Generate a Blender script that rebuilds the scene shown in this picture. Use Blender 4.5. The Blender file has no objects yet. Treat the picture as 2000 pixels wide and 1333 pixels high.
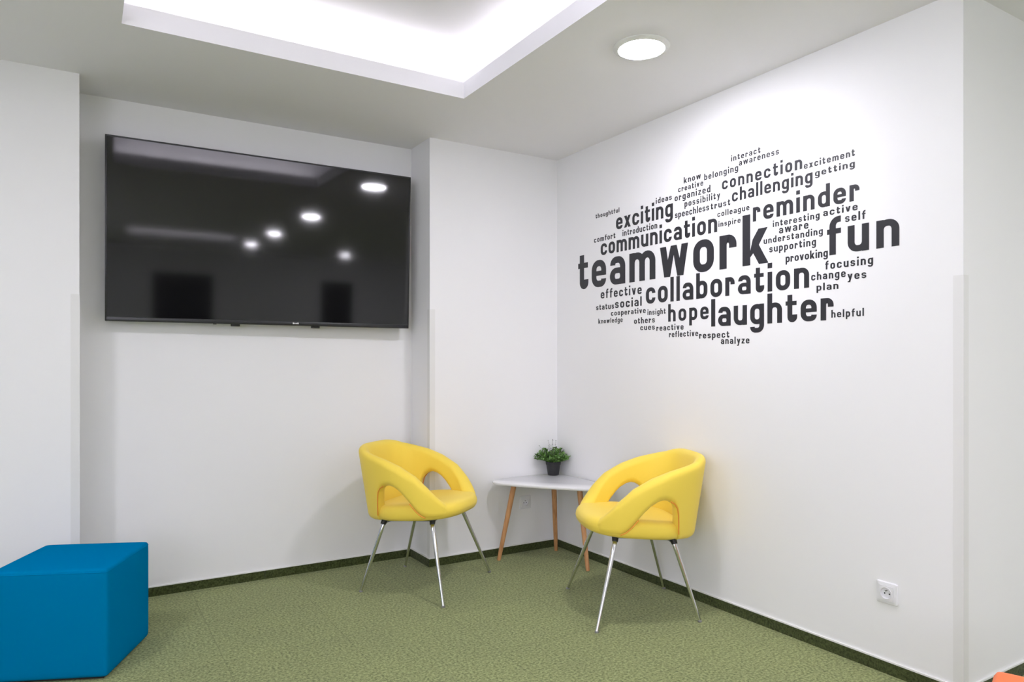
import bpy, bmesh, math, random
from mathutils import Vector, Matrix
PI = math.pi
S = bpy.context.scene
COL = S.collection

# ------------------------------------------------------------------ camera
H = 2.55                       # ceiling height
YN = 0.275                     # depth of the screen niche
XP, XL, YR = -0.9226, -2.6945, -2.515
cam_d = bpy.data.cameras.new('camera')
cam = bpy.data.objects.new('camera', cam_d)
COL.objects.link(cam)
cam.location = (-2.6882, -3.8165, 1.2193)
cam.rotation_euler = (PI / 2, 0, -0.5496)
cam_d.sensor_width = 36.0
cam_d.lens = 1374.28 / 2000 * 36.0
cam_d.shift_y = 40.1 / 2000
cam_d.clip_start = 0.02
S.camera = cam

# ------------------------------------------------------------------ world, view
SKY = 4.4
LAMP = 132.0
COVE = 0.68
w = bpy.data.worlds.new('sky')
S.world = w
w.use_nodes = True
w.node_tree.nodes['Background'].inputs[0].default_value = (0.88, 0.87, 1.0, 1)
w.node_tree.nodes['Background'].inputs[1].default_value = SKY
S.view_settings.view_transform = 'Standard'
S.view_settings.look = 'None'
S.view_settings.gamma = 1.0
S.view_settings.exposure = 0.60
S.view_settings.use_curve_mapping = False

RECESSES = ((-2.552, -2.0, -1.037, -0.655), (-2.4, -9.0, -0.75, -7.5))
LIP = 0.083
CAV_H = 0.18
CAV_W = 0.17
def cove_light(name, x, y, lx, ly, tilt, gain=1.0):
    d = bpy.data.lights.new(name, 'AREA')
    d.shape = 'RECTANGLE'
    d.size, d.size_y = lx, ly
    d.energy = COVE * gain * max(lx, ly)
    d.color = (1.0, 0.955, 1.0)
    o = bpy.data.objects.new(name, d)
    COL.objects.link(o)
    o.location = (x, y, H + LIP + 0.015)
    o.rotation_euler = (PI + tilt[0], tilt[1], 0)       # shines up and outwards into the cove
for (x0, y0, x1, y1) in RECESSES:
    e, c, a = 0.05, 0.0, 0.35
    xm, ym = (x0 + x1) / 2, (y0 + y1) / 2
    cove_light('cove_lamp', xm, y1 + e, x1 - x0 - 2 * c, 0.02, (-a, 0))
    cove_light('cove_lamp', xm, y0 - e, x1 - x0 - 2 * c, 0.02, (.95, 0), 3.0)
    cove_light('cove_lamp', x1 + e, ym, 0.02, y1 - y0 - 2 * c, (0, a))
    cove_light('cove_lamp', x0 - e, ym, 0.02, y1 - y0 - 2 * c, (0, -a))

# ------------------------------------------------------------------ materials
def srgb(r, g, b):
    f = lambda c: (c / 255 / 12.92) if c <= 10 else ((c / 255 + 0.055) / 1.055) ** 2.4
    return (f(r), f(g), f(b), 1)
def mat(name, col, rough=0.6, metal=0.0, spec=0.5, emis=None, estr=0, coat=0.0, sheen=0.0):
    m = bpy.data.materials.new(name)
    m.use_nodes = True
    b = m.node_tree.nodes['Principled BSDF']
    b.inputs['Base Color'].default_value = col
    b.inputs['Roughness'].default_value = rough
    b.inputs['Metallic'].default_value = metal
    b.inputs['Specular IOR Level'].default_value = spec
    b.inputs['Coat Weight'].default_value = coat
    b.inputs['Sheen Weight'].default_value = sheen
    if emis:
        b.inputs['Emission Color'].default_value = emis
        b.inputs['Emission Strength'].default_value = estr
    return m
def nodes(m):
    return m.node_tree.nodes, m.node_tree.links, m.node_tree.nodes['Principled BSDF']
def add_bump(m, scale, strength, dist=0.001, detail=4):
    n, l, b = nodes(m)
    tc = n.new('ShaderNodeTexCoord')
    t = n.new('ShaderNodeTexNoise')
    t.inputs['Scale'].default_value = scale
    t.inputs['Detail'].default_value = detail
    l.new(tc.outputs['Object'], t.inputs['Vector'])
    bp = n.new('ShaderNodeBump')
    bp.inputs['Strength'].default_value = strength
    bp.inputs['Distance'].default_value = dist
    l.new(t.outputs['Fac'], bp.inputs['Height'])
    l.new(bp.outputs['Normal'], b.inputs['Normal'])
    return tc, t
def noise_colour(m, scale, c0, c1, lo=0.35, hi=0.65, detail=4, stretch=None):
    n, l, b = nodes(m)
    tc = n.new('ShaderNodeTexCoord')
    t = n.new('ShaderNodeTexNoise')
    t.inputs['Scale'].default_value = scale
    t.inputs['Detail'].default_value = detail
    if stretch:
        mp = n.new('ShaderNodeMapping')
        mp.inputs['Scale'].default_value = stretch
        l.new(tc.outputs['Object'], mp.inputs['Vector'])
        l.new(mp.outputs['Vector'], t.inputs['Vector'])
    else:
        l.new(tc.outputs['Object'], t.inputs['Vector'])
    r = n.new('ShaderNodeValToRGB')
    r.color_ramp.elements[0].position, r.color_ramp.elements[0].color = lo, c0
    r.color_ramp.elements[1].position, r.color_ramp.elements[1].color = hi, c1
    l.new(t.outputs['Fac'], r.inputs['Fac'])
    l.new(r.outputs['Color'], b.inputs['Base Color'])
    return r
M = {}
M['wall'] = mat('white_wall_paint', (0.88, 0.88, 0.895, 1), 0.7, spec=0.3)
add_bump(M['wall'], 60, 0.05, 0.001)
M['ceiling'] = mat('white_ceiling_paint', (0.905, 0.90, 0.935, 1), 0.8, spec=0.2)
M['trim'] = mat('white_plastic_corner_profile', (0.80, 0.80, 0.80, 1), 0.45)
M['bead'] = mat('white_sealant', (0.86, 0.86, 0.85, 1), 0.5)
M['yellow'] = mat('yellow_upholstery', (0.95, 0.715, 0.092, 1), 0.62, spec=0.3, sheen=0.15)
add_bump(M['yellow'], 420, 0.12, 0.0008, 2)
M['seam'] = mat('orange_seam_thread', (0.85, 0.33, 0.04, 1), 0.7)
M['chrome'] = mat('polished_chrome', (0.72, 0.72, 0.74, 1), 0.16, metal=1.0)
M['black'] = mat('black_steel', (0.012, 0.012, 0.013, 1), 0.5)
M['glide'] = mat('clear_grey_plastic_glide', (0.25, 0.25, 0.25, 1), 0.35)
M['white_top'] = mat('white_lacquer', (0.82, 0.82, 0.84, 1), 0.22)
M['wood'] = mat('beech_wood', (0.5, 0.25, 0.11, 1), 0.45)
noise_colour(M['wood'], 9, (0.50, 0.235, 0.095, 1), (0.66, 0.35, 0.155, 1), stretch=(9, 9, 0.8))
M['pot'] = mat('charcoal_plastic_pot', (0.022, 0.022, 0.026, 1), 0.5)
M['soil'] = mat('dark_potting_soil', (0.02, 0.014, 0.01, 1), 0.9)
M['leaf'] = mat('green_leaf', (0.09, 0.22, 0.035, 1), 0.45)
noise_colour(M['leaf'], 45, (0.045, 0.13, 0.02, 1), (0.20, 0.38, 0.09, 1), 0.3, 0.7)
M['sprig'] = mat('dry_lilac_sprig', (0.22, 0.2, 0.2, 1), 0.7)
M['blue'] = mat('blue_pouf_fabric', (0.0, 0.185, 0.405, 1), 0.85, spec=0.0)
add_bump(M['blue'], 500, 0.12, 0.0006, 2)
M['orange'] = mat('orange_pouf_fabric', (0.95, 0.21, 0.055, 1), 0.6, spec=0.3, sheen=0.1)
add_bump(M['orange'], 500, 0.12, 0.0006, 2)
M['vinyl'] = mat('charcoal_vinyl', (0.030, 0.030, 0.036, 1), 0.42, spec=0.4)
M['screen'] = mat('glossy_black_screen', (0.004, 0.004, 0.005, 1), 0.06, spec=0.62, coat=0.0)
M['screen'].node_tree.nodes['Principled BSDF'].inputs['Coat Roughness'].default_value = 0.3
M['bezel'] = mat('dark_grey_bezel', (0.018, 0.018, 0.022, 1), 0.32)
M['badge'] = mat('silver_badge', (0.75, 0.75, 0.78, 1), 0.35)
M['socket'] = mat('white_socket_plastic', (0.82, 0.82, 0.85, 1), 0.3)
M['pin'] = mat('nickel_pin', (0.5, 0.5, 0.5, 1), 0.3, metal=1)
M['hole'] = mat('dark_contact_hole', (0.01, 0.01, 0.01, 1), 0.8)
M['ring'] = mat('white_lamp_ring', (0.84, 0.85, 0.85, 1), 0.35)
M['lamp'] = mat('lit_lamp_diffuser', (0.9, 0.9, 0.9, 1), 0.5, emis=(0.97, 0.945, 1.045, 1), estr=LAMP)
M['tube'] = mat('grey_lamp_holder', (0.55, 0.55, 0.55, 1), 0.4)
M['door'] = mat('dark_door_leaf', (0.02, 0.02, 0.022, 1), 0.5)
M['frame'] = mat('white_window_frame', (0.7, 0.7, 0.7, 1), 0.4)

m = bpy.data.materials.new('window_glass')
m.use_nodes = True
n, l = m.node_tree.nodes, m.node_tree.links
n.remove(n['Principled BSDF'])
tr = n.new('ShaderNodeBsdfTransparent')
gl = n.new('ShaderNodeBsdfGlossy')
gl.inputs['Roughness'].default_value = 0.02
mx = n.new('ShaderNodeMixShader')
mx.inputs[0].default_value = 0.06
l.new(tr.outputs[0], mx.inputs[1]); l.new(gl.outputs[0], mx.inputs[2])
l.new(mx.outputs[0], n['Material Output'].inputs['Surface'])
M['glass'] = m

def carpet(name, dark, light, tiles=True):
    m = mat(name, light, 0.95, spec=0.1, sheen=0.15)
    n, l, b = nodes(m)
    tc = n.new('ShaderNodeTexCoord')
    def noise(sc, det, rough=0.6):
        t = n.new('ShaderNodeTexNoise')
        t.inputs['Scale'].default_value = sc
        t.inputs['Detail'].default_value = det
        t.inputs['Roughness'].default_value = rough
        l.new(tc.outputs['Object'], t.inputs['Vector'])
        return t
    fine, mid = noise(95, 4, 0.7), noise(3.0, 2)
    r = n.new('ShaderNodeValToRGB')
    r.color_ramp.elements[0].position, r.color_ramp.elements[0].color = 0.36, dark
    r.color_ramp.elements[1].position, r.color_ramp.elements[1].color = 0.62, light
    l.new(fine.outputs['Fac'], r.inputs['Fac'])
    out = r.outputs['Color']
    r2 = n.new('ShaderNodeValToRGB')
    r2.color_ramp.elements[0].position, r2.color_ramp.elements[0].color = 0.3, (0.93, 0.93, 0.93, 1)
    r2.color_ramp.elements[1].position, r2.color_ramp.elements[1].color = 0.7, (1.03, 1.03, 1.0, 1)
    l.new(mid.outputs['Fac'], r2.inputs['Fac'])
    mu = n.new('ShaderNodeMixRGB'); mu.blend_type = 'MULTIPLY'; mu.inputs[0].default_value = 1
    l.new(out, mu.inputs[1]); l.new(r2.outputs['Color'], mu.inputs[2])
    out = mu.outputs['Color']
    if tiles:                                   # half-metre carpet tiles with faint joints
        bk = n.new('ShaderNodeTexBrick')
        bk.offset = 0.0
        bk.inputs['Scale'].default_value = 1.0
        bk.inputs['Brick Width'].default_value = 0.5
        bk.inputs['Row Height'].default_value = 0.5
        bk.inputs['Mortar Size'].default_value = 0.0022
        bk.inputs['Mortar Smooth'].default_value = 0.6
        bk.inputs['Color1'].default_value = (0.97, 0.97, 0.97, 1)
        bk.inputs['Color2'].default_value = (1.03, 1.03, 1.03, 1)
        bk.inputs['Mortar'].default_value = (0.74, 0.74, 0.74, 1)
        mp = n.new('ShaderNodeMapping')
        mp.inputs['Location'].default_value = (0.19, 0.27, 0)
        l.new(tc.outputs['Object'], mp.inputs['Vector'])
        l.new(mp.outputs['Vector'], bk.inputs['Vector'])
        m2 = n.new('ShaderNodeMixRGB'); m2.blend_type = 'MULTIPLY'; m2.inputs[0].default_value = 1
        l.new(out, m2.inputs[1]); l.new(bk.outputs['Color'], m2.inputs[2])
        out = m2.outputs['Color']
    l.new(out, b.inputs['Base Color'])
    bp = n.new('ShaderNodeBump')
    bp.inputs['Strength'].default_value = 0.6
    bp.inputs['Distance'].default_value = 0.003
    l.new(fine.outputs['Fac'], bp.inputs['Height'])
    l.new(bp.outputs['Normal'], b.inputs['Normal'])
    return m
M['carpet'] = carpet('green_carpet_tiles', (0.115, 0.140, 0.046, 1), (0.365, 0.405, 0.180, 1))
M['skirt'] = carpet('dark_green_carpet_skirting', (0.030, 0.038, 0.012, 1), (0.085, 0.105, 0.038, 1), False)

# ------------------------------------------------------------------ helpers
def obj(name, bm, m, parent=None, smooth=True, angle=0.6):
    me = bpy.data.meshes.new(name)
    bmesh.ops.recalc_face_normals(bm, faces=bm.faces[:])
    bm.to_mesh(me); bm.free()
    me.materials.append(m)
    if smooth:
        for p in me.polygons: p.use_smooth = True
        try: me.set_sharp_from_angle(angle=angle)
        except Exception: pass
    o = bpy.data.objects.new(name, me)
    COL.objects.link(o)
    if parent: o.parent = parent
    return o
def thing(name, label, cat, loc=(0, 0, 0), rotz=0, group=None):
    o = bpy.data.objects.new(name, None)
    o.empty_display_size = 0.05
    COL.objects.link(o)
    o.location = loc; o.rotation_euler = (0, 0, rotz)
    return tag(o, label, cat, group)
def tag(o, label, cat, group=None):
    o['label'] = label; o['category'] = cat
    if group: o['group'] = group
    return o
def struct(name, bm, m, smooth=False, parent=None):
    o = obj(name, bm, m, parent, smooth)
    if not parent: o['kind'] = 'structure'
    return o
def box(bm, x0, y0, z0, x1, y1, z1, bevel=0, seg=2):
    r = bmesh.ops.create_cube(bm, size=1)
    vs = r['verts']
    for v in vs:
        v.co = Vector(((x0 + x1) / 2 + v.co.x * (x1 - x0), (y0 + y1) / 2 + v.co.y * (y1 - y0), (z0 + z1) / 2 + v.co.z * (z1 - z0)))
    if bevel:
        es = {e for v in vs for e in v.link_edges}
        bmesh.ops.bevel(bm, geom=list(es), offset=bevel, segments=seg, profile=0.5, affect='EDGES')
def prism(bm, poly, z0, z1):
    a = [bm.verts.new((x, y, z0)) for x, y in poly]
    b = [bm.verts.new((x, y, z1)) for x, y in poly]
    bm.faces.new(a[::-1]); bm.faces.new(b)
    n = len(a)
    for i in range(n):
        bm.faces.new((a[i], a[(i + 1) % n], b[(i + 1) % n], b[i]))
def loft(bm, loops, closed=True, caps=True):
    vs = [[bm.verts.new(p) for p in lp] for lp in loops]
    n = len(vs[0])
    for i in range(len(vs) - 1):
        for j in range(n if closed else n - 1):
            k = (j + 1) % n
            bm.faces.new((vs[i][j], vs[i][k], vs[i + 1][k], vs[i + 1][j]))
    if caps:
        bm.faces.new(vs[0][::-1]); bm.faces.new(vs[-1])
    return vs
def lathe(bm, prof, seg=32, c=(0, 0, 0), axis='Z', caps=True):
    loops = []
    for r, z in prof:
        lp = []
        for k in range(seg):
            a = 2 * PI * k / seg
            p = (r * math.cos(a), r * math.sin(a), z)
            if axis == 'Y': p = (p[0], p[2], p[1])
            if axis == 'X': p = (p[2], p[0], p[1])
            lp.append((p[0] + c[0], p[1] + c[1], p[2] + c[2]))
        loops.append(lp)
    loft(bm, loops, True, caps)
def tube(bm, pts, rad, seg=12, caps=True):
    pts = [Vector(p) for p in pts]
    n = len(pts)
    rad = rad if isinstance(rad, (list, tuple)) else [rad] * n
    loops = []; up = None
    for i, p in enumerate(pts):
        t = (pts[min(i + 1, n - 1)] - pts[max(i - 1, 0)]).normalized()
        if up is None:
            up = t.orthogonal().normalized()
        up = (up - t * up.dot(t)).normalized()
        s = t.cross(up)
        loops.append([tuple(p + rad[i] * (math.cos(2 * PI * k / seg) * up + math.sin(2 * PI * k / seg) * s)) for k in range(seg)])
    loft(bm, loops, True, caps)
def lerp_table(tab, x):
    if x <= tab[0][0]: return tab[0][1]
    for (a, va), (b, vb) in zip(tab, tab[1:]):
        if x <= b:
            t = (x - a) / (b - a)
            return va + (vb - va) * t
    return tab[-1][1]
def B(): return bmesh.new()

# ------------------------------------------------------------------ room shell
YB, XW, XE = -11.0, -4.6, 3.6           # rear, left and far-right limits of the office
bm = B(); box(bm, XW - .2, YB - .2, -0.1, XE + .2, YN + .3, 0); struct('floor', bm, M['carpet'])
bm = B()
prism(bm, [(XW - .2, 0), (XL, 0), (XL, YN), (XP, YN), (XP, 0), (0.15, 0), (0.15, YN + .2), (XW - .2, YN + .2)], 0, H + 0.02)
struct('wall_back', bm, M['wall'])
bm = B()
prism(bm, [(0, 0), (0, YR), (XE, YR), (XE, YR + .15), (.15, YR + .15), (.15, 0)], 0, H + 0.02)
struct('wall_right', bm, M['wall'])
bm = B(); box(bm, XE, YB - .15, 0, XE + .15, YR + .15, H + 0.02); struct('wall_far_right', bm, M['wall'])
WZ0, WZ1, WY0, WY1 = 0.9, 2.25, -8.6, -3.2
bm = B()
box(bm, XW - .2, YB - .15, 0, XW, WY0, H + .02); box(bm, XW - .2, WY1, 0, XW, 0, H + .02)
box(bm, XW - .2, WY0, 0, XW, WY1, WZ0); box(bm, XW - .2, WY0, WZ1, XW, WY1, H + .02)
struct('wall_left', bm, M['wall'])
nw = 4
for i in range(nw):
    a = WY0 + (WY1 - WY0) * i / nw; b = WY0 + (WY1 - WY0) * (i + 1) / nw
    bm = B(); f = 0.05
    for (p, q, r, s) in ((a, a + f, WZ0, WZ1), (b - f, b, WZ0, WZ1), (a + f, b - f, WZ0, WZ0 + f), (a + f, b - f, WZ1 - f, WZ1)):
        box(bm, XW - .12, p, r, XW - .06, q, s)
    fr = struct('window_%d' % (i + 1), bm, M['frame'])
    bm = B(); box(bm, XW - .094, a + f, WZ0 + f, XW - .086, b - f, WZ1 - f)
    obj('pane', bm, M['glass'], fr, False)
bm = B()
D1 = (1.30, 2.00); D2 = (-1.92, -0.84); DZ = 2.05
xs = [XW - .2, D2[0], D2[1], D1[0], D1[1], XE + .15]
for i in (0, 2, 4): box(bm, xs[i], YB - .15, 0, xs[i + 1], YB, H + .02)
for i in (1, 3): box(bm, xs[i], YB - .15, DZ, xs[i + 1], YB, H + .02)
struct('wall_rear', bm, M['wall'])
for i, (a, b) in enumerate((D1, D2)):
    bm = B(); box(bm, a, YB - .12, 0.0, b, YB - .06, DZ)
    d = struct('door_%d' % (i + 1), bm, M['door'])
    bm = B(); tube(bm, [(a + .08, YB - .06, 1.02), (a + .08, YB - .015, 1.02), (a + .20, YB - .015, 1.02)], 0.009)
    obj('door_handle', bm, M['chrome'], d)
# ceiling slab with two sunken light coves
bm = B()
ys = [YB - .15]
for (x0, y0, x1, y1) in sorted(RECESSES, key=lambda r: r[1]):
    box(bm, XW - .2, ys[-1], H, XE + .15, y0, H + LIP)
    box(bm, XW - .2, y0, H, x0, y1, H + LIP)
    box(bm, x1, y0, H, XE + .15, y1, H + LIP)
    ys.append(y1)
box(bm, XW - .2, ys[-1], H, XE + .15, YN + .2, H + LIP)
struct('ceiling', bm, M['ceiling'])
for (x0, y0, x1, y1) in RECESSES:
    bm = B(); q = CAV_W; t = .04; z0 = H + LIP - .002; z1 = z0 + CAV_H
    box(bm, x0 - q - t, y0 - q - t, z0, x0 - q, y1 + q + t, z1); box(bm, x1 + q, y0 - q - t, z0, x1 + q + t, y1 + q + t, z1)
    box(bm, x0 - q, y0 - q - t, z0, x1 + q, y0 - q, z1); box(bm, x0 - q, y1 + q, z0, x1 + q, y1 + q + t, z1)
    box(bm, x0 - q - t, y0 - q - t, z1, x1 + q + t, y1 + q + t, z1 + t)
    struct('ceiling_recess', bm, M['ceiling'])
# carpet skirting with a white sealant bead
BH, BT = 0.0465, 0.009
def skirting(name, runs):
    bm = B(); bb = B()
    for (x0, y0, x1, y1, nx, ny) in runs:
        L = math.hypot(x1 - x0, y1 - y0); k = max(1, round(L / 1.0)); g = 0.0012
        ux, uy = (x1 - x0) / L, (y1 - y0) / L
        for i in range(k):
            a = L * i / k + (g if i else 0); b = L * (i + 1) / k - (g if i < k - 1 else 0)
            pl = [(x0 + ux * s + nx * o, y0 + uy * s + ny * o) for s, o in ((a, 0), (b, 0), (b, BT), (a, BT))]
            prism(bm, pl, 0, BH)
        pl = [(x0 + ux * s + nx * o, y0 + uy * s + ny * o) for s, o in ((0, 0), (L, 0), (L, BT * .8), (0, BT * .8))]
        prism(bb, pl, BH, BH + 0.006)
    o = struct(name, bm, M['skirt'])
    obj('sealant_bead', bb, M['bead'], o, False)
skirting('baseboard_back', [(XW, 0, XL, 0, 0, -1), (XL, 0, XL, YN, 1, 0), (XL + BT, YN, XP - BT, YN, 0, -1), (XP, YN, XP, -BT, -1, 0), (XP, 0, -BT, 0, 0, -1)])
skirting('baseboard_right', [(0, 0, 0, YR - BT, -1, 0), (0, YR, XE, YR, 0, -1)])
# plastic corner profiles up to about 1.5 m
def corner(name, cx, cy, dx, dy):
    bm = B(); t = 0.0016; wd = 0.034; z0, z1 = BH + .006, 1.53
    if name == 'trim_3': z0 = BH + .006
    box(bm, min(cx, cx + dx * wd), min(cy, cy - dy * t), z0, max(cx, cx + dx * wd), max(cy, cy - dy * t), z1)
    box(bm, min(cx - dx * t, cx), min(cy - dy * t, cy + dy * wd), z0, max(cx - dx * t, cx), max(cy - dy * t, cy + dy * wd), z1)
    struct(name, bm, M['trim'])
corner('trim_1', XL, 0, -1, 1)
corner('trim_2', XP, 0, 1, 1)
corner('trim_3', 0, YR, 1, 1)

# ------------------------------------------------------------------ wall screen
tv = thing('wall_screen', 'large black flat screen switched off on the wall niche, tilted slightly down', 'television',
           (-1.788, 0.165, 1.877), 0)
tv.rotation_euler = (0.040, 0, -0.018)
W2, H2 = 0.800, 0.457
bm = B()                                         # body behind the glass, wedge-backed
box(bm, -W2, 0.004, -H2, W2, 0.038, H2, 0.004)
box(bm, -W2 * .72, 0.036, -H2 * .75, W2 * .72, 0.062, H2 * .55, 0.01)
obj('back_housing', bm, M['black'], tv)
bm = B(); f = 0.008
box(bm, -W2, -.006, H2 - f, W2, .006, H2, .002); box(bm, -W2, -.006, -H2, W2, .006, -H2 + .022, .003)
box(bm, -W2, -.006, -H2, -W2 + f, .006, H2, .002); box(bm, W2 - f, -.006, -H2, W2, .006, H2, .002)
obj('bezel', bm, M['bezel'], tv)
bm = B(); box(bm, -W2 + f, -.0035, -H2 + .021, W2 - f, .005, H2 - f)
obj('screen_glass', bm, M['screen'], tv, False)['label'] = 'glossy black screen glass'
bm = B()
x = 0.108
for k, (ww, hh) in enumerate(((.008, .009), (.006, .007), (.006, .007), (.008, .009))):   # tiny illegible maker's mark
    box(bm, x, -.0075, -H2 + .008, x + ww, -.0058, -H2 + .008 + hh, .001)
    x += ww + .0015
obj('badge', bm, M['badge'], tv)['label'] = 'small silver badge under the screen'
for x in (-0.19, 0.24):
    bm = B(); box(bm, x - .022, .004, -H2 - .012, x + .022, .03, -H2 + .004, .002)
    obj('bottom_tab', bm, M['black'], tv)
bm = B(); box(bm, -.302, .006, -H2 - .004, -.286, .02, -H2 + .002, .001); obj('sensor', bm, M['bezel'], tv)
bm = B()
for x in (-.28, .28): box(bm, x - .02, .055, -.22, x + .02, .088, .2)
box(bm, -.36, .084, -.10, .36, .100, -.03); box(bm, -.36, .084, .09, .36, .1005, .15)
obj('wall_mount', bm, M['black'], tv, False)

# ------------------------------------------------------------------ round ceiling lamps
def make_lamp():
    t = thing('ceiling_lamp', 'round recessed ceiling lamp glowing white above the word wall', 'ceiling lamp', (-0.667, -1.565, H), 0, 'round ceiling lamps')
    bm = B()
    lathe(bm, [(.0925, -.002), (.0925, -.009), (.098, -.012), (.112, -.009), (.119, -.003), (.119, 0.0)], 48, caps=False)
    obj('trim_ring', bm, M['ring'], t)
    bm = B(); lathe(bm, [(.0925, -.0015), (.0925, -.009), (.088, -.0125), (.070, -.0165), (.04, -.019), (.001, -.020)], 48)
    obj('diffuser', bm, M['lamp'], t, False)
    bm = B(); tube(bm, [(-.016, .015, -.0205), (-.040, .037, -.0190)], .002, 8); obj('lamp_holder', bm, M['ring'], t)
    for a in (0.75, 2.2, 3.85, 5.3):
        bm = B(); c, s = math.cos(a) * .090, math.sin(a) * .090
        box(bm, c - .003, s - .003, -.010, c + .003, s + .003, -.006, .001)
        obj('clip', bm, M['tube'], t)
    return t
def copy_tree(o, parent=None):
    c = o.copy(); COL.objects.link(c)
    if parent: c.parent = parent
    for ch in list(o.children): copy_tree(ch, c)
    return c
lamp = make_lamp()
lamp_kids = list(lamp.children)
for (x, y, lab) in ((-.60, -4.0, 'round ceiling lamp mirrored in the screen, second of the row from the top right'),
                    (-.55, -6.4, 'round ceiling lamp mirrored in the screen, third of the row from the top right'),
                    (-.50, -8.7, 'round ceiling lamp mirrored in the screen, last of the row of four'),
                    (1.40, -9.6, 'round ceiling lamp mirrored in the screen, alone right of the row'),
                    (2.2, -4.4, 'round ceiling lamp over the side bay, outside the view'),
                    (2.7, -6.6, 'added round fill lamp deep in the side bay, outside the view'),  # unseen lamp added to brighten the upper walls
                    (2.7, -8.9, 'added round fill lamp at the far end of the side bay, outside the view'),  # added out of view for more frontal light on the walls
                    (-3.3, -6.4, 'added round fill lamp behind the camera by the windows, outside the view'),  # unseen fill lamp, added to light the back wall from afar
                    (-3.3, -8.9, 'added round fill lamp at the rear by the windows, outside the view'),  # extra unseen lamp, added to even out the wall lighting
                    (-3.6, -1.6, 'round ceiling lamp left of the ceiling recess, outside the view'),
                    (-3.6, -4.0, 'round ceiling lamp by the windows, outside the view')):
    c = copy_tree(lamp); c.location = (x, y, H); c['label'] = lab

# ------------------------------------------------------------------ vinyl words on the right wall
ASC, DSC = 1.46, -0.42
def rounded(pts, r, closed=False, seg=7):
    """polyline with its corners replaced by arcs of radius r"""
    P = [Vector((p[0], p[1])) for p in pts]; n = len(P); out = []
    for i, p in enumerate(P):
        if not closed and i in (0, n - 1): out.append(p); continue
        a, b = P[i - 1], P[(i + 1) % n]
        da, db = (a - p), (b - p)
        la, lb = da.length, db.length
        da.normalize(); db.normalize()
        k = min(r, la * (0.5 if closed or 0 < i - 1 else 0.98), lb * (0.5 if closed or i + 1 < n - 1 else 0.98))
        for s in range(seg + 1):
            u = s / seg * PI / 2
            out.append(p + da * k * (1 - math.sin(u)) + db * k * (1 - math.cos(u)))
    return out
def ribbon(pts, tw, th, closed=False):
    n = len(pts); quads = []; L = []; R = []
    for i, p in enumerate(pts):
        a = pts[i - 1] if (closed or i > 0) else p
        b = pts[(i + 1) % n] if (closed or i < n - 1) else p
        t = (b - a)
        if t.length < 1e-9: t = Vector((1, 0))
        t.normalize(); nx, ny = -t.y, t.x
        L.append((p.x + nx * tw / 2, p.y + ny * th / 2)); R.append((p.x - nx * tw / 2, p.y - ny * th / 2))
    return L, R, closed
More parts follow.
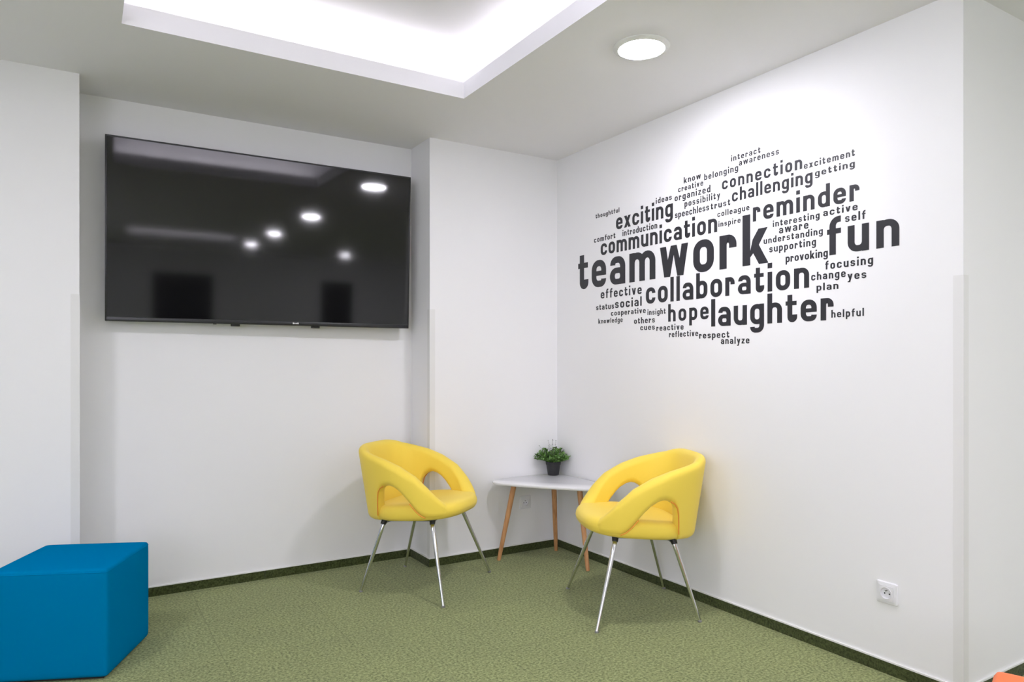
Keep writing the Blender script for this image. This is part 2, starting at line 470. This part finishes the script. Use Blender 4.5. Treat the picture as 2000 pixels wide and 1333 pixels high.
def glyph(ch, TW, TH):
    """strokes of one squarish grotesque lower-case letter; x-height 1.  Returns width, ribbons, polygons"""
    rb, pg = [], []; w_ = 0.84
    l = TW / 2; r = w_ - TW / 2; T = 1 - TH / 2; Bt = TH / 2; rr = .25
    def st(pts, rad=rr, tw=TW, th=TH, closed=False): rb.append(ribbon(rounded(pts, rad, closed), tw, th, closed))
    def bar(x0, y0, x1, y1): pg.append([(x0, y0), (x1, y0), (x1, y1), (x0, y1)])
    def arch(x0, x1): st([(x0, .55), (x0, T), (x1, T), (x1, 0)])
    if ch in 'nhm':
        bar(0, 0, TW, ASC if ch == 'h' else 1)
        if ch == 'm':
            w_ = 1.30; mid = .65; r = w_ - TW / 2
            arch(l, mid); arch(mid, r)
        else: arch(l, r)
    elif ch == 'u':
        bar(w_ - TW, 0, w_, 1); st([(l, 1), (l, Bt), (r, Bt), (r, .45)])
    elif ch == 'r':
        w_ = .64; bar(0, 0, TW, 1); st([(l, .55), (l, T), (w_ - TW / 2, T), (w_ - TW / 2, .60)])
    elif ch == 'o': st([(l, Bt), (r, Bt), (r, T), (l, T)], closed=True)
    elif ch == 'c': st([(r, .64), (r, T), (l, T), (l, Bt), (r, Bt), (r, .36)])
    elif ch == 'e':
        st([(r, .29), (r, Bt), (l, Bt), (l, T), (r, T), (r, .42)]); bar(l, .42, w_ - .02, .42 + TH * .75)
    elif ch in 'bp':
        bar(0, 0 if ch == 'b' else DSC, TW, ASC if ch == 'b' else 1); st([(l, Bt), (r, Bt), (r, T), (l, T)], closed=True)
    elif ch in 'dg':
        st([(l, Bt), (r, Bt), (r, T), (l, T)], closed=True)
        if ch == 'd': bar(w_ - TW, 0, w_, ASC)
        else: st([(r, 1), (r, DSC + TH / 2), (l, DSC + TH / 2), (l, -.13)])
    elif ch == 'a':
        st([(l + .02, .70), (l + .02, T), (r, T), (r, 0)])
        st([(l, TH * .43), (r, TH * .43), (r, .60 - TH * .42), (l, .60 - TH * .42)], .21, TW, TH * .86, True)
    elif ch == 't':
        w_ = .62; st([(.235, 1.30), (.235, Bt), (w_ - .12, Bt), (w_ - .12, .36)], tw=TW * .96); bar(0, .80, w_ - .02, 1.0)
    elif ch == 'f':
        w_ = .58; st([(.235, 0), (.235, ASC - TH / 2), (w_, ASC - TH / 2)], tw=TW * .98); bar(0, .80, w_, 1.0)
    elif ch == 'i': w_ = TW; bar(0, 0, TW, 1); bar(0, 1.19, TW, ASC)
    elif ch == 'l': w_ = TW; bar(0, 0, TW, ASC)
    elif ch == 'k':
        w_ = .90; bar(0, 0, TW, ASC)
        pg.append([(TW, .40), (.36, .72), (.56, 1), (.87, 1), (.56, .52), (TW, .22)][0:6]); pg.append([(.58, 0), (.90, 0), (.53, .62), (.30, .46)])
    elif ch == 's':
        w_ = .78; r = w_ - TW / 2
        st([(r, .69), (r, T), (l, T), (l, .505), (r, .505), (r, Bt), (l, Bt), (l, .31)], .19, TW * .95, TH * .88)
    elif ch == 'v':
        w_ = .84; pg.append([(0, 1), (.29, 1), (.56, 0), (.27, 0)]); pg.append([(.84, 1), (.55, 1), (.28, 0), (.57, 0)])
    elif ch == 'y':
        w_ = .84; pg.append([(0, 1), (.29, 1), (.57, .02), (.33, .02)]); pg.append([(.84, 1), (.55, 1), (.17, DSC), (.45, DSC)])
        bar(.04, DSC, .30, DSC + .17)
    elif ch == 'w':
        w_ = 1.26
        pg.append([(0, 1), (.28, 1), (.47, 0), (.20, 0)]); pg.append([(.20, 0), (.47, 0), (.70, 1), (.50, 1)])
        pg.append([(.56, 1), (.76, 1), (1.06, 0), (.79, 0)]); pg.append([(1.26, 1), (.98, 1), (.79, 0), (1.06, 0)])
    elif ch == 'x':
        w_ = .84; pg.append([(0, 1), (.31, 1), (.84, 0), (.53, 0)]); pg.append([(.84, 1), (.53, 1), (0, 0), (.31, 0)])
    elif ch == 'z':
        w_ = .74; bar(.03, 1 - .21, .72, 1); bar(0, 0, .74, .21); pg.append([(.42, .79), (.72, .79), (.32, .21), (0, .21)])
    return w_, rb, pg
def word_mesh(text, width, xh):
    wt = (0.275, 0.235) if xh > .03 else (0.275, 0.225)
    G = [glyph(c, *wt) for c in text]; gap = 0.165
    nat = sum(g[0] for g in G); ratio = width / xh; n = len(text)
    extra = (ratio - nat - gap * (n - 1)) / max(1, n - 1)
    gp = gap + max(-.03, min(.16, extra))
    sx = ratio / (nat + gp * (n - 1))
    bm = B(); x = 0
    D0, D1_ = -0.0002, -0.0010; step = 0.00004
    def P(p, xo, d): return (d, -(xo + p[0]) * sx * xh, p[1] * xh)
    def quad(pts, xo, d1):
        a = [bm.verts.new(P(p, xo, d1)) for p in pts]; b = [bm.verts.new(P(p, xo, D0)) for p in pts]
        try: bm.faces.new(a)
        except ValueError: pass
        m_ = len(a)
        for i in range(m_): bm.faces.new((a[i], b[i], b[(i + 1) % m_], a[(i + 1) % m_]))
    for wd, rb, pg in G:
        D1_ = -0.0010
        for (L, R, closed) in rb:
            D1_ -= step
            n_ = len(L)
            a0 = [[bm.verts.new(P(p, x, d)) for p in L] for d in (D1_, D0)]
            b0 = [[bm.verts.new(P(p, x, d)) for p in R] for d in (D1_, D0)]
            for i in range(n_ if closed else n_ - 1):
                k = (i + 1) % n_
                bm.faces.new((a0[0][i], a0[0][k], b0[0][k], b0[0][i]))
                bm.faces.new((a0[0][i], a0[1][i], a0[1][k], a0[0][k]))
                bm.faces.new((b0[0][i], b0[0][k], b0[1][k], b0[1][i]))
        for p in pg:
            D1_ -= step; quad(p, x, D1_)
        x += wd + gp
    return bm
WORDS = [
("thoughtful",-0.4100,-0.6320,2.0950,0.0189),
("exciting",-0.6029,-1.0686,1.9954,0.0682),
("ideas",-0.9392,-1.0606,2.0839,0.0218),
("comfort",-0.3941,-0.5956,1.9483,0.0238),
("introduction",-0.6608,-0.9497,1.9486,0.0251),
("communication",-0.4596,-1.3748,1.8619,0.0701),
("interact",-1.4627,-1.6352,2.1888,0.0207),
("awareness",-1.5101,-1.7367,2.1566,0.0211),
("know",-1.1487,-1.2666,2.1507,0.0223),
("belonging",-1.2901,-1.5052,2.1356,0.0226),
("creative",-1.1080,-1.2829,2.1122,0.0211),
("organized",-1.0823,-1.3311,2.0692,0.0249),
("possibility",-1.1537,-1.3937,2.0260,0.0237),
("connection",-1.4056,-1.8562,2.0626,0.0438),
("challenging",-1.4676,-1.9079,1.9916,0.0440),
("trust",-1.3329,-1.4577,1.9796,0.0227),
("speechless",-1.0843,-1.3223,1.9792,0.0247),
("colleague",-1.3765,-1.5720,1.9343,0.0203),
("inspire",-1.3834,-1.5197,1.8839,0.0193),
("reminder",-1.5923,-2.1215,1.8746,0.0668),
("excitement",-1.8656,-2.1018,2.0583,0.0210),
("getting",-1.9196,-2.1018,2.0137,0.0204),
("interesting",-1.7040,-1.9415,1.8316,0.0205),
("active",-1.9586,-2.1141,1.8356,0.0217),
("aware",-1.7368,-1.8877,1.7968,0.0249),
("self",-2.0591,-2.1479,1.7936,0.0243),
("understanding",-1.6533,-1.9569,1.7610,0.0214),
("supporting",-1.6843,-1.9243,1.7182,0.0238),
("provoking",-1.7722,-1.9805,1.6628,0.0249),
("fun",-1.9771,-2.2846,1.6666,0.1092),
("focusing",-1.9687,-2.1794,1.6087,0.0250),
("change",-1.9013,-2.0616,1.5685,0.0238),
("yes",-2.0699,-2.1512,1.5551,0.0236),
("plan",-1.9274,-2.0290,1.5220,0.0218),
("helpful",-1.9970,-2.1410,1.4032,0.0224),
("collaboration",-0.8595,-1.8908,1.5399,0.0896),
("laughter",-1.3363,-2.0069,1.3938,0.0938),
("effective",-0.4596,-0.8242,1.6002,0.0383),
("social",-0.5931,-0.8242,1.5334,0.0363),
("status",-0.4153,-0.5833,1.5324,0.0249),
("cooperative",-0.5561,-0.8573,1.4908,0.0222),
("insight",-0.8726,-1.0140,1.4773,0.0217),
("knowledge",-0.4363,-0.6608,1.4494,0.0210),
("others",-0.7611,-0.9307,1.4338,0.0238),
("cues",-0.8131,-0.9307,1.3953,0.0219),
("reactive",-0.9434,-1.1467,1.3869,0.0226),
("reflective",-1.0402,-1.2483,1.3493,0.0222),
("respect",-1.2556,-1.4510,1.3361,0.0233),
("analyze",-1.3987,-1.5720,1.3050,0.0236),
("hope",-1.0341,-1.3187,1.4331,0.0643),
("teamwork",-0.2327,-1.6798,1.6730,0.1649),
]
BIG = {'teamwork': 'the largest word, across the middle left of the word cloud', 'fun': 'tall bold word at the right end of the word cloud',
       'collaboration': 'long bold word just under the largest word', 'laughter': 'bold word at the lower right of the cloud',
       'communication': 'long bold word just above the largest word', 'reminder': 'bold word at the upper right of the cloud',
       'exciting': 'bold word at the upper left of the cloud', 'hope': 'short bold word at the bottom of the cloud',
       'connection': 'medium bold word near the top of the cloud', 'challenging': 'medium bold word under the one reading connection'}
for (t_, yl, yr, zb, xh) in WORDS:
    o = obj('vinyl_word', word_mesh(t_, yl - yr, xh), M['vinyl'], None, False)
    o.location = (0, yl, zb)
    tag(o, 'wall lettering reading "%s", %s' % (t_, BIG[t_]) if t_ in BIG else
        'small charcoal vinyl lettering reading "%s" on the right wall' % t_, 'wall lettering', 'words of the wall word cloud')

# ------------------------------------------------------------------ wall sockets
def socket(label, loc, rotz, group='white wall sockets'):
    t = thing('wall_socket', label, 'power socket', loc, rotz, group)      # faces local -Y
    a = .0425; n = 64
    def sq(r, y):                              # rounded square outline
        out = []
        for k in range(n):
            u = 2 * PI * k / n; c, d = math.cos(u), math.sin(u); e = 2 / 14
            out.append((r * math.copysign(abs(c) ** e, c), y, r * math.copysign(abs(d) ** e, d)))
        return out
    def ci(r, y): return [(r * math.cos(2 * PI * k / n), y, r * math.sin(2 * PI * k / n)) for k in range(n)]
    bm = B(); loft(bm, [sq(a, 0), sq(a, -.004), sq(a - .0025, -.0075), sq(.029, -.0098), sq(.0285, -.0092)], True, False)
    obj('face_plate', bm, M['socket'], t, True, .5)
    bm = B(); loft(bm, [sq(.0285, -.0092), sq(.0282, -.0112), ci(.0235, -.0116), ci(.0232, -.0136), ci(.0215, -.0136), ci(.0205, -.0035)], True, False)
    obj('insert', bm, M['socket'], t, True, .5)
    bm = B(); lathe(bm, [(.0206, -.0035), (.0001, -.0035)], n, axis='Y', caps=False)
    obj('socket_well', bm, M['socket'], t)
    bm = B(); tube(bm, [(0, -.0030, .010), (0, -.0150, .010)], .0024, 10); obj('earth_pin', bm, M['pin'], t)
    for x in (-.0095, .0095):
        bm = B(); lathe(bm, [(.0030, -.0034), (.0030, -.0040)], 14, (x, 0, -.003), 'Y'); obj('contact_hole', bm, M['hole'], t)
    return t
socket('white wall socket low on the right wall, right of the chairs', (0, -2.238, .315), -PI / 2)
socket('white wall socket on the back wall behind the legs of the small table', (-.254, 0, .315), 0)

# ------------------------------------------------------------------ yellow tub chairs
RIM = [(-.33, .771), (-.305, .768), (-.275, .757), (-.25, .744), (-.20, .731), (-.11, .709), (-.02, .677), (.07, .628), (.13, .570), (.18, .507), (.215, .464), (.25, .452)]
LOW = [(-.30, .372), (-.19, .382), (-.182, .395), (-.172, .44), (-.163, .49), (-.150, .532), (-.13, .556), (-.10, .572), (-.075, .576), (-.045, .570), (-.01, .550), (.02, .522), (.05, .488), (.075, .455), (.10, .428), (.12, .416), (.15, .412)]
def plan_curve(N):
    a, b, bf, y0 = .254, .270, .275, -.04
    raw = []
    K = 900
    for i in range(K + 1):                                   # half outline, back centre -> front tip
        u = i / K * 1.72
        if u <= 1:
            th = u * PI / 2; e = 2 / 3.1
            raw.append((a * math.sin(th) ** e, y0 - b * math.cos(th) ** e))
        else:
            th = (u - 1) * PI / 2; e = 2 / 2.7
            raw.append((a * math.cos(th) ** e, y0 + bf * math.sin(th) ** e))
    d = [0]
    for p, q in zip(raw, raw[1:]): d.append(d[-1] + math.hypot(q[0] - p[0], q[1] - p[1]))
    out = []; j = 0
    for i in range(N + 1):
        s = d[-1] * i / N
        while j < K - 1 and d[j + 1] < s: j += 1
        t = (s - d[j]) / max(1e-9, d[j + 1] - d[j])
        out.append((raw[j][0] + (raw[j + 1][0] - raw[j][0]) * t, raw[j][1] + (raw[j + 1][1] - raw[j][1]) * t))
    return [(-x, y) for x, y in out[:0:-1]] + out
def shell_point(x, y, nx, ny, z, off):
    zz = (z - .40) / .38
    wr = max(0.0, min(1.0, (-y - .02) / .22)); wr = wr * wr * (3 - 2 * wr)
    sx = 1 - .13 * wr * (1 - zz) if zz < 1 else 1
    return (x * sx + nx * off, y + wr * (.055 * (1 - zz) - .008) + ny * off, z)
def shell_columns():
    C = plan_curve(120); n = len(C); cols = []
    for i, (x, y) in enumerate(C):
        p, q = C[max(i - 1, 0)], C[min(i + 1, n - 1)]
        tx, ty = q[0] - p[0], q[1] - p[1]; L = math.hypot(tx, ty)
        cols.append((x, y, ty / L, -tx / L))
    return cols
def make_chair(label, loc, rotz):
    t = thing('tub_chair', label, 'chair', loc, rotz, 'yellow tub chairs')
    cols = shell_columns()
    bm = B(); loops = []; edge = {1: [], -1: []}; fseam = {1: [], -1: []}
    for ci, (x, y, nx, ny) in enumerate(cols):
        zh, zl = lerp_table(RIM, y), lerp_table(LOW, y)
        arm = max(0, min(1, (y + .2) / .15))
        T = .027 + .008 * arm
        end = max(0, (abs(ci / (len(cols) - 1) * 2 - 1) - .90) / .10)
        T *= 1 - .55 * end * end
        re_ = min(.030, (zh - zl) * .48)
        lp = []
        ns, ne = 12, 8
        for k in range(ns + 1): lp.append((zl + re_ + (zh - zl - 2 * re_) * k / ns, T))
        for k in range(1, ne):
            u = PI * k / ne; lp.append((zh - re_ + re_ * math.sin(u), T * math.cos(u)))
        for k in range(ns + 1): lp.append((zh - re_ - (zh - zl - 2 * re_) * k / ns, -T))
        for k in range(1, ne):
            u = PI * k / ne; lp.append((zl + re_ - re_ * math.sin(u), -T * math.cos(u)))
        # belly: the padded arm swells in the middle
        pts = []
        for z, o in lp:
            m_ = max(0.0, 1 - ((z - (zh + zl) / 2) / max(.03, (zh - zl) / 2)) ** 2)
            o2 = o * (1 + .12 * m_ * arm)
            pts.append(shell_point(x, y, nx, ny, z, o2))
        loops.append(pts)
        s = 1 if x > 0 else -1
        if -.183 < y < -.10: edge[s].append(shell_point(x, y, nx, ny, zl + .004, T + .0005))
        if .045 < y < .125: fseam[s].append(shell_point(x, y, nx, ny, zl + .006, T - .001))
    loft(bm, loops)
    back = obj('back_and_arms', bm, M['yellow'], t, True, 1.2)
    for s in (1, -1):
        bm = B(); tube(bm, edge[s], .0030, 8); obj('seam', bm, M['seam'], back)['label'] = 'orange seam along the arm opening'
        bm = B(); tube(bm, fseam[s], .0026, 8); obj('seam', bm, M['seam'], back)['label'] = 'orange seam at the foot of the arm'
    # seat pad
    bm = B(); prof = [(.02, .389), (.5, .388), (.82, .388), (.91, .390), (.96, .396), (.988, .407), (1.0, .421), (1.0, .436), (.990, .450), (.968, .461), (.93, .468), (.87, .472), (.75, .472), (.55, .468), (.3, .464), (.02, .463)]
    loops = []; K = 72
    for sc, z in prof:
        lp = []
        for k in range(K):
            th = 2 * PI * k / K; c, s = math.cos(th), math.sin(th)
            e = 2 / 3.0
            x = .266 * math.copysign(abs(c) ** e, c) * sc
            y = .012 + .238 * math.copysign(abs(s) ** e, s) * sc
            if y > .012: y += .020 * (1 - (x / .28) ** 2) * sc * (y - .012) / .238   # bowed front
            zz = z
            zz += .075 * y + .004
            if z > .43 and y > .12: zz -= .012 * ((y - .12) / .14) ** 2
            if z > .43 and y < -.02: zz -= .006 * min(1, (-.02 - y) / .15)
            lp.append((x, y, zz))
        loops.append(lp)
    loft(bm, loops)
    obj('seat', bm, M['yellow'], t, True, 1.5)
    bm = B(); box(bm, -.185, -.165, .380, .185, .15, .392, .005)
    for sx in (-1, 1):
        for y in (-.145, .135): tube(bm, [(sx * .178, y, .390), (sx * .192, y * 1.04, .366)], [.017, .0135], 14)
    for v in bm.verts: v.co.z += .075 * v.co.y
    obj('under_frame', bm, M['black'], t)
    for (sx, y0, fx, fy) in ((1, .135, .308, .258), (-1, .135, .308, .258), (1, -.145, .243, -.253), (-1, -.145, .243, -.253)):
        bm = B()
        zt = .075 * y0; foot = Vector((sx * fx, fy, .004))
        k = Vector((sx * .190, y0 * 1.04, .364 + zt))
        pts = [Vector((sx * .10, y0 * .9, .382 + zt)), Vector((sx * .150, y0 * .97, .381 + zt)), Vector((sx * .172, y0, .377 + zt)), k]
        rad = [.0105, .011, .0115, .0118]
        for i in range(1, 9):
            pts.append(k.lerp(foot, i / 8)); rad.append(.0118 - .0045 * i / 8)
        tube(bm, pts, rad, 16)
        lg = obj('leg', bm, M['chrome'], t)
        bm = B(); lathe(bm, [(.0085, 0.0), (.0095, .002), (.0085, .009)], 16, (foot.x, foot.y, 0)); obj('foot_glide', bm, M['glide'], lg)
    return t
make_chair('yellow tub chair with chrome legs beside the screen niche, left of the small table', (-1.0775, -.271, 0), math.atan2(-.78, .624) - PI / 2)
make_chair('yellow tub chair with chrome legs against the word wall, right of the small table', (-.352, -1.143, 0), math.atan2(.405, -.914) - PI / 2)

# ------------------------------------------------------------------ small three-legged table
tb = thing('side_table', 'small white rounded triangular side table with three beech legs in the corner', 'table', (-.25, -.25, 0))
TZ = 0.487
cs = [((-.460, -.112), .085), ((-.115, -.118), .098), ((-.112, -.556), .090)]
def tri_outline(sh=0.0, n=240):
    raw = []
    for k in range(n):
        a = 2 * PI * k / n; d = (math.cos(a), math.sin(a))
        (c, r) = max(cs, key=lambda q: q[0][0] * d[0] + q[0][1] * d[1] + q[1])
        raw.append((c[0] + (r - sh) * d[0], c[1] + (r - sh) * d[1]))
    out = []
    for p, q in zip(raw, raw[1:] + raw[:1]):
        out.append(p)
        dx, dy = q[0] - p[0], q[1] - p[1]; L = math.hypot(dx, dy)
        if L > .1:                                    # long side: slightly bowed outwards
            for j in range(1, 12):
                u = j / 12; b_ = .010 * math.sin(PI * u) ** 2
                out.append((p[0] + dx * u + dy / L * b_, p[1] + dy * u - dx / L * b_))
    return out
bm = B()
lv = [(.010, TZ - .019), (.003, TZ - .017), (0, TZ - .012), (0, TZ - .006), (.002, TZ - .002), (.006, TZ)]
loft(bm, [[(x + .25, y + .25, z) for x, y in tri_outline(s)] for s, z in lv])
obj('tabletop', bm, M['white_top'], tb, True, .7)
for (fx, fy, tx, ty) in ((-.504, -.095, -.420, -.140), (-.077, -.097, -.142, -.165), (-.174, -.557, -.155, -.450)):
    bm = B(); k = [Vector((tx + (fx - tx) * u + .25, ty + (fy - ty) * u + .25, (TZ - .019) * (1 - u))) for u in (0, .03, .35, .7, .98, 1)]
    tube(bm, k, [.0165, .0165, .0155, .0138, .0118, .0105], 20); lg = obj('leg', bm, M['wood'], tb)
    bm = B(); lathe(bm, [(.026, TZ - .024), (.028, TZ - .0185)], 24, (k[0].x, k[0].y, 0)); obj('leg_plate', bm, M['black'], tb)

# ------------------------------------------------------------------ potted plant
random.seed(7)
pl = thing('potted_plant', 'small bushy green plant in a charcoal pot on the white side table', 'plant', (-.085, -.078, TZ))
bm = B()
lathe(bm, [(.0, 0), (.034, 0), (.036, .002), (.0445, .066), (.0475, .0665), (.050, .086), (.0475, .0875), (.045, .080), (.044, .074), (0, .073)], 40, caps=False)
obj('pot', bm, M['pot'], pl, True, .5)
bm = B(); lathe(bm, [(.0445, .0735), (.044, .0775), (.02, .080), (.0005, .081)], 24, caps=False); obj('soil', bm, M['soil'], pl)
bm = B(); sp = B()
def leaf(bm, p, d, L, wd):
    d = d.normalized(); s = d.cross(Vector((random.uniform(-.4, .4), random.uniform(-.4, .4), 1))).normalized(); u = s.cross(d)
    pts = []
    for k, (f, g, h_) in enumerate(((0, .12, 0), (.3, .9, .06), (.62, 1, .09), (.86, .6, .06), (1, .06, 0))):
        pts.append((p + d * L * f + u * L * h_, g * wd))
    rows = [[bm.verts.new(q - s * g_), bm.verts.new(q + u * g_ * .25), bm.verts.new(q + s * g_)] for q, g_ in pts]
    for a, b in zip(rows, rows[1:]):
        for j in (0, 1): bm.faces.new((a[j], a[j + 1], b[j + 1], b[j]))
for i in range(64):
    az = random.uniform(0, 2 * PI); el = math.acos(random.uniform(.10, 1)) * .98
    d0 = Vector((math.sin(el) * math.cos(az), math.sin(el) * math.sin(az), math.cos(el)))
    L = random.uniform(.055, .082) * (1 + .30 * math.sin(el) ** 2)
    base = Vector((.026 * math.cos(az) * math.sin(el), .026 * math.sin(az) * math.sin(el), .080))
    pts = []
    for k in range(7):
        u = k / 6; p = base + d0 * L * u; p.z += .012 * u * (1 - u) + .008 * u; pts.append(p)
    tube(bm, pts, .0009, 5)
    for k in range(2, 7):
        for _ in range(3):
            a = random.uniform(0, 2 * PI)
            d = (d0 * .7 + Vector((math.cos(a), math.sin(a), random.uniform(-.3, .8)))).normalized()
            leaf(bm, pts[k], d, random.uniform(.016, .025), random.uniform(.0048, .0075))
obj('foliage', bm, M['leaf'], pl, True, 3)
for i in range(13):
    az = random.uniform(0, 2 * PI); el = random.uniform(.05, .85)
    d0 = Vector((math.sin(el) * math.cos(az), math.sin(el) * math.sin(az), math.cos(el)))
    L = random.uniform(.10, .145); base = Vector((0, 0, .085))
    pts = [base + d0 * L * k / 5 for k in range(6)]
    tube(sp, pts, .0006, 5)
    for k in range(3, 6):
        for _ in range(3):
            leaf(sp, pts[k], Vector((random.uniform(-1, 1), random.uniform(-1, 1), random.uniform(0, 1))), .007, .0018)
obj('sprigs', sp, M['sprig'], pl, True, 3)['label'] = 'thin dry sprigs above the leaves'

# ------------------------------------------------------------------ cube poufs
def pouf(label, loc, rotz, m_, size=.42, hh=.425):
    t = thing('cube_pouf', label, 'pouf', loc, rotz)
    bm = B(); h2 = size / 2
    bmesh.ops.create_cube(bm, size=1)
    bmesh.ops.subdivide_edges(bm, edges=bm.edges[:], cuts=9, use_grid_fill=True)
    for v in bm.verts:
        c = Vector([math.copysign(1 - (1 - min(1, abs(k * 2))) ** 1.7, k) for k in v.co])
        # rounded, softly stuffed box
        q = Vector([max(-1 + .06, min(1 - .06, k)) for k in c]); d = c - q
        if d.length > 1e-6: c = q + d.normalized() * min(.06, max(abs(d.x), abs(d.y), abs(d.z)))
        bx = (1 - c.y ** 2) * (1 - c.z ** 2); by = (1 - c.x ** 2) * (1 - c.z ** 2); bz = (1 - c.x ** 2) * (1 - c.y ** 2)
        c.x *= 1 + .012 * bx; c.y *= 1 + .012 * by
        if c.z > 0: c.z *= 1 + .022 * bz
        v.co = Vector((c.x * h2, c.y * h2, .008 + (hh - .008) * (c.z + 1) / 2))
    o = obj('cover', bm, m_, t, True, 3)
    sub = o.modifiers.new('smooth', 'SUBSURF'); sub.levels = 1; sub.render_levels = 1
    def ring(z, inset):
        a = h2 - inset; r = .016; pts = []
        for (sx, sy, a0) in ((1, 1, 0), (-1, 1, PI / 2), (-1, -1, PI), (1, -1, 1.5 * PI)):
            for k in range(6):
                u = a0 + PI / 2 * k / 5; pts.append((sx * (a - r) + r * math.cos(u), sy * (a - r) + r * math.sin(u), z))
        return pts + [pts[0]]
    bm = B(); tube(bm, ring(hh - .0135, .0012), .0016, 8, False); obj('top_seam', bm, m_, o)
    bm = B(); box(bm, -h2 + .02, -h2 + .02, 0, h2 - .02, h2 - .02, .012); obj('base', bm, M['black'], t, False)
    return t
e1 = Vector((.408, .913)); e2 = Vector((-.913, .408))
c = Vector((-2.603, -.712)) + (e1 + e2) * .213
pouf('blue fabric cube pouf on the carpet at the left edge', (c.x, c.y, 0), math.atan2(e1.y, e1.x), M['blue'], .426)
g1 = Vector((.331, -.944)); g2 = Vector((-.944, -.331))
c = Vector((-.671, -2.916)) + (g1 + g2) * .21
pouf('bright orange cube pouf cut off by the bottom right corner', (c.x, c.y, 0), math.atan2(g1.y, g1.x), M['orange'])
